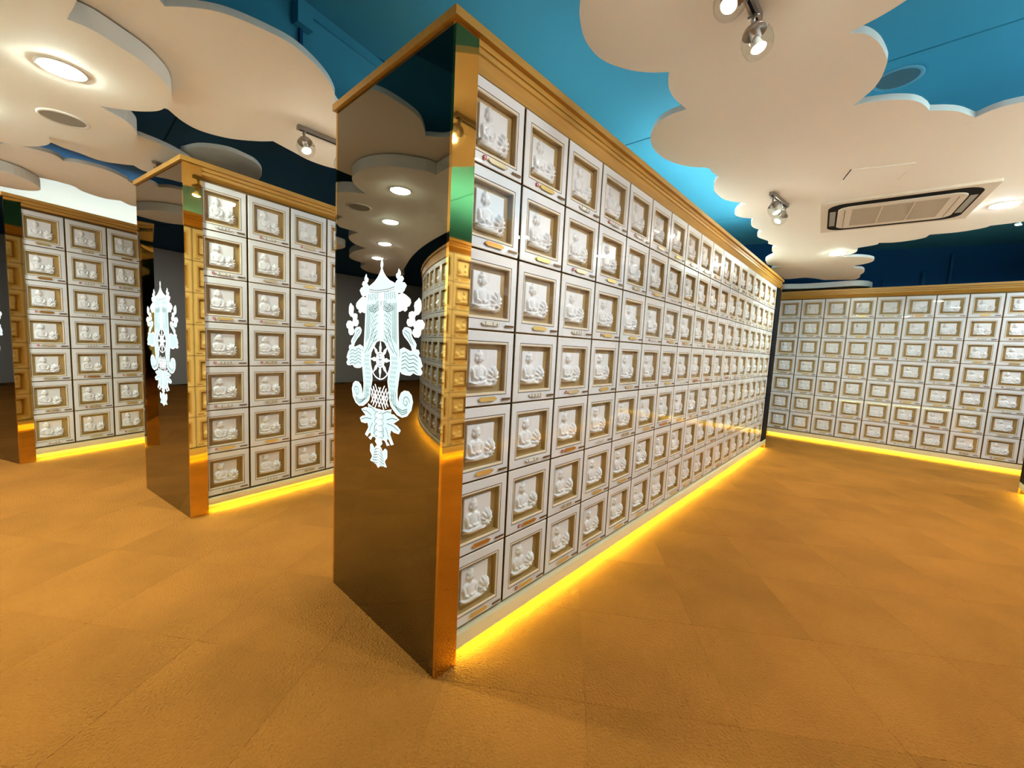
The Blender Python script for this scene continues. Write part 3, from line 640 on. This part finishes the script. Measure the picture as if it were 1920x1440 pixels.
downlight(-1.5, 2.0, ZU, M['down_warm'], 'near added downlight over the second aisle, hidden by the large cabinet')  # hidden lamp, added to brighten the second cabinet's face
downlight(-1.65, 3.4, ZU, M['down_warm'], 'far added downlight over the second aisle, hidden by the large cabinet')  # second hidden lamp, added as fill deeper in the aisle
downlight(2.75, 5.85, ZU, M['down_warm'], 'near added downlight on the added cloud beyond the right picture edge before the far niche wall')  # unseen lamp, added because the far niche wall was too dim
downlight(3.6, 6.0, ZU, M['down_warm'], 'far added downlight on the added cloud beyond the right picture edge before the far niche wall')  # further unseen lamp, added as fill for the far niche wall
downlight(-5.6, -3.4, CEIL, M['down_warm'], 'nearer added ceiling downlight of the open hall left of the picture')  # added lamp, brightens the hall that the large mirror reflects
downlight(-7.4, -3.9, CEIL, M['down_warm'], 'farther added ceiling downlight of the open hall left of the picture')  # another added lamp, lights the reflected hall and its far wall

def speaker(x, y, z, r, mr, mg, label):
    t = link('ceiling_speaker', None, None, (x, y, z)); tag(t, label, 'speaker')
    b = MB(); b.lathe([(r, 0), (r, -0.004), (r*0.93, -0.008), (r*0.84, -0.006), (r*0.83, -0.002)], mr, 40); b.build('rim', t, True)
    b = MB(); b.lathe([(0.0001, -0.0045), (r*0.5, -0.0042), (r*0.835, -0.003)], mg, 40); b.build('grille', t, True)
speaker(-2.22, -.81, ZL, 0.098, M['ring'], M['grey_grille'], 'round cream speaker grille beside the bright downlight at upper left')
speaker(0.965, 2.46, CEIL, 0.115, M['blue_ring'], M['blue_grille'], 'round blue speaker grille on the blue ceiling beside the large cloud panel')

# cassette air conditioner
def aircon():
    t = link('air_conditioner', None, None, (1.015, 3.36, ZU)); t.rotation_euler.z = math.radians(5.5)
    tag(t, 'cream cassette air conditioner with dark curved air slot in the large cloud panel', 'air conditioner')
    def rr(w, h, r, n=8):
        out = []
        for cx_, cy_, a in ((w-r, h-r, 0), (-w+r, h-r, 90), (-w+r, -h+r, 180), (w-r, -h+r, 270)):
            out += [(cx_+r*math.cos(math.radians(a+90*k/n)), cy_+r*math.sin(math.radians(a+90*k/n))) for k in range(n+1)]
        return out
    b = MB(); o = rr(.44, .405, .006, 4); b.prism(o, -0.018, 0.0, M['ac_white']); b.build('fascia', t, fix=True)
    def ring(name, o, i, z0, z1, m):
        n = len(o); b = MB()
        b.add([(x, y, z0) for x, y in o]+[(x, y, z0) for x, y in i]+[(x, y, z1) for x, y in o]+[(x, y, z1) for x, y in i],
              [(k, (k+1) % n, n+(k+1) % n, n+k) for k in range(n)]+[(k, (k+1) % n, 2*n+(k+1) % n, 2*n+k) for k in range(n)]+[(n+k, n+(k+1) % n, 3*n+(k+1) % n, 3*n+k) for k in range(n)], m)
        return b.build(name, t, fix=True)
    ring('air_slot', rr(.395, .365, .11), rr(.335, .292, .08), -0.0195, -0.0175, M['ac_dark'])
    b = MB(); b.prism(rr(.335, .292, .08), -0.026, -0.018, M['ac_white']); b.build('cover_plate', t, fix=True)
    b = MB(); b.prism(rr(.255, .225, .01, 3), -0.0275, -0.026, M['ac_grille'])
    g = b.build('intake_grille', t, fix=True)
    b = MB()
    for k in range(4): b.box(-.255+k*.17-.003, -.255+k*.17+.003, -.225, .225, -0.0295, -0.0275, M['ac_white'])
    for k in range(15): b.box(-.255, .255, -.215+k*.031-.0015, -.215+k*.031+.0015, -0.0287, -0.0275, M['ac_grille'])
    b.build('grille_bars', g)
    for s in (-1, 1):
        one('louvre', (s*.365-.018, s*.365+.018, -.2, .2, -0.022, -0.0196), M['grey_grille'], t)
        one('cover_groove', (s*.293-.0015, s*.293+.0015, -.24, .24, -0.0306, -0.0299), M['ac_dark'], t)
aircon()
# access hatch in the cloud panel
hm = link('access_hatch', None, None, (0.915, 2.525, ZU)); hm.rotation_euler.z = math.radians(17); tag(hm, 'flush cream access hatch with a thin dark gap beside the air conditioner', 'hatch')
one('hatch_leaf', (-.145, .145, -.125, .125, -0.006, 0.0), M['cloud'], hm)
b = MB(); b.box(-.149, -.1455, -.125, .03, -0.004, 0.0, M['ac_dark']); b.box(.01, .145, .1255, .1285, -0.004, 0.0, M['ac_dark']); b.box(-.08, .01, .1255, .1268, -0.004, 0.0, M['ac_dark']); b.box(.1455, .1475, .0, .125, -0.004, 0.0, M['ac_dark']); b.build('hatch_gap', hm)

# spotlights: bar with two glass-globe heads
def spot_head(t, p, tilt_dir, tilt, lit=True):
    """p: pivot on the bar (local); the globe hangs 0.11 below, tilted"""
    ax = Matrix.Rotation(tilt, 3, Vector((-tilt_dir[1], tilt_dir[0], 0)))
    h = link('lamp_head', None, t, p)
    b = MB(); b.lathe([(.0001, .012), (.007, .012), (.007, -.030), (.0001, -.030)], M['steel'], 12); b.box(-.003, .003, -.018, .018, -.004, .004, M['steel']); b.build('stem', h, True, True)
    c = (0, 0, -.030)
    b = MB(); b.lathe([(.0001, .004), (.010, .002), (.034, -.016), (.038, -.024), (.036, -.026), (.016, -.018), (.016, -.046), (.0001, -.046)], M['steel'], 20, c, ax); b.box(.030, .056, -.0015, .0015, -.050, -.047, M['steel']); b.build('cap', h, True, True)
    b = MB(); b.lathe([(.034, -.020), (.042, -.034), (.0465, -.052), (.046, -.070), (.041, -.088), (.036, -.098)], M['globe'], 28, c, ax); b.build('glass_globe', h, True)
    b = MB(); b.lathe([(.0001, -.046), (.009, -.047), (.012, -.058), (.022, -.082)], M['ring'], 16, c, ax); b.lathe([(.022, -.082), (.019, -.086), (.0001, -.088)], M['bulb'], 16, c, ax); b.build('bulb', h, True)
def spot_bar(x, y, z, rz, ln, label, heads):
    t = link('track_spotlight', None, None, (x, y, z)); t.rotation_euler.z = rz; tag(t, label, 'spotlight', 'nickel spotlight bars with glass globes')
    one('bar', (-ln/2, ln/2, -.014, .014, -.022, 0.0), M['steel'], t)
    one('bar_groove', (-ln/2+.01, ln/2-.01, -.004, .004, -.0235, -.022), M['black'], t)
    for hx, d, tl in heads: spot_head(t, (hx, 0, -.030), d, tl)
    return t
spot_bar(-1.43, .205, ZU, math.pi/2, .30, 'spotlight bar with glass globes on the cloud left of the large mirror', ((-.115, (0, 1), .45), (.115, (0, -1), .5)))
spot_bar(0.638, .64, ZU, math.radians(88), .26, 'spotlight pair cut by the top picture edge over the right aisle', ((-.10, (1, 0), .55), (.085, (0, 1), .3)))
spot_bar(0.40, 2.66, ZU, math.radians(83), .34, 'spotlight pair on the cloud panel left of the air conditioner', ((-.13, (0, 1), .4), (.14, (1, -1), .6)))
for lx, ly, lab in ((1.92, 5.55, 'left of the two small glass spotlights hanging before the dark blue wall'), (2.14, 5.62, 'right of the two small glass spotlights hanging before the dark blue wall')):
    t = link('pendant_spotlight', None, None, (lx, ly, CEIL)); tag(t, lab, 'spotlight', 'small glass spotlights by the blue wall')
    b = MB(); b.lathe([(.0001, 0), (.03, 0), (.03, -.012), (.006, -.016), (.006, -.10), (.0001, -.10)], M['steel'], 16); b.build('stem', t, True, True)
    spot_head(t, (0, 0, -.10), (1, 0), .1)
t = link('sprinkler_head', None, None, (-2.80, -.37, ZU)); tag(t, 'tiny dark sprinkler head on the cloud above the second cabinet', 'sprinkler')
b = MB(); b.lathe([(.0001, 0), (.032, 0), (.030, -.008), (.010, -.012), (.009, -.034), (.0001, -.034)], M['steel'], 16); b.build('body', t, True, True)
b = MB(); b.lathe([(.0001, -.034), (.024, -.034), (.024, -.037), (.0001, -.037)], M['steel'], 16); b.build('deflector', t, True, True)

# blue junction box and conduits
t = link('junction_box', None, None, (0, 0, 0)); tag(t, 'blue painted junction box on the ceiling beam with a conduit below', 'junction box')
b = MB(); c0 = bp+bd*(-0.05); 
def on_beam(b, along0, along1, z0, z1, d, m):
    a, c = bp+bd*along0, bp+bd*along1
    b.prism([tuple(a), tuple(c), tuple(c-bn*d), tuple(a-bn*d)], z0, z1, m)
on_beam(b, -.06, .02, 2.70, 2.80, .05, M['blue']); b.build('box', t, fix=True)
b = MB(); on_beam(b, -.03, -.015, 2.425, 2.70, .016, M['navy']); b.build('conduit', t, fix=True)
b = MB(); on_beam(b, .02, 1.2, 2.79, 2.803, .014, M['blue']); b.build('conduit', t, fix=True)
for k, (x, w, z0, z1, lab) in enumerate(((1.62, .035, 2.3, 2.74, 'raised blue pipe on the dark blue wall above the far niche wall'), (1.36, .05, 2.25, 2.5, 'short shallow blue pipe on the dark blue wall beside the raised pipe'))):
    y = 6.87+(x+.30)*.2778-.03
    b = MB(); b.lathe([(.0001, 0), (w/2, 0), (w/2, z1-z0), (.0001, z1-z0)], M['pipe'], 12, (0, 0, z0)); o = b.build('wall_pipe', None, True, True); o.location = (x, y, 0); tag(o, lab, 'pipe')
b = MB(); b.box(0, .26, -.02, .0, 2.30, 2.42, M['navy']); o = b.build('wall_box', fix=True); o.location = (.93, 7.20, 0); o.rotation_euler.z = math.atan(.2778); tag(o, 'flat blue box on the dark blue wall beside the low cloud panel', 'box')

# strip lights lying on the cabinet tops
def cove(origin, theta, x, y0, y1, label, w=0.03, m='cove', lip=0.0):
    t = link('strip_light', None, None, (origin[0], origin[1], 2.222)); t.rotation_euler.z = -theta; tag(t, label, 'strip light', 'cool strip lights on the cabinet tops')
    one('batten', (x-w, x+w, y0, y1, 0, .022), M['ring'], t)
    if lip: one('added_light_shield', (x+w+.004, x+w+.016, y0, y1, 0, lip), M['gold_wood'], t)  # unseen board added to block the strip's light towards the aisle
    b = MB(); b.box(x-w*.6, x+w*.6, y0+.01, y1-.01, .022, .034, M[m]); b.build('tube', t)
cove((0, 0), 0, -.40, .5, 1.9, 'near dim strip light on top of the large cabinet', m='cove_dim')
cove((0, 0), 0, -.25, 2.1, 4.7, 'far brighter strip light on top of the large cabinet', m='cove_left')
cove((2.165, 5.43), math.pi, -.40, .3, 4.6, 'cool strip light on top of the cabinet across the aisle')
cove((-4.228, -1.144), math.radians(-23.42), -.78, .2, 4.6, 'cool strip light on top of the leftmost cabinet', m='cove_wall', lip=0.10)
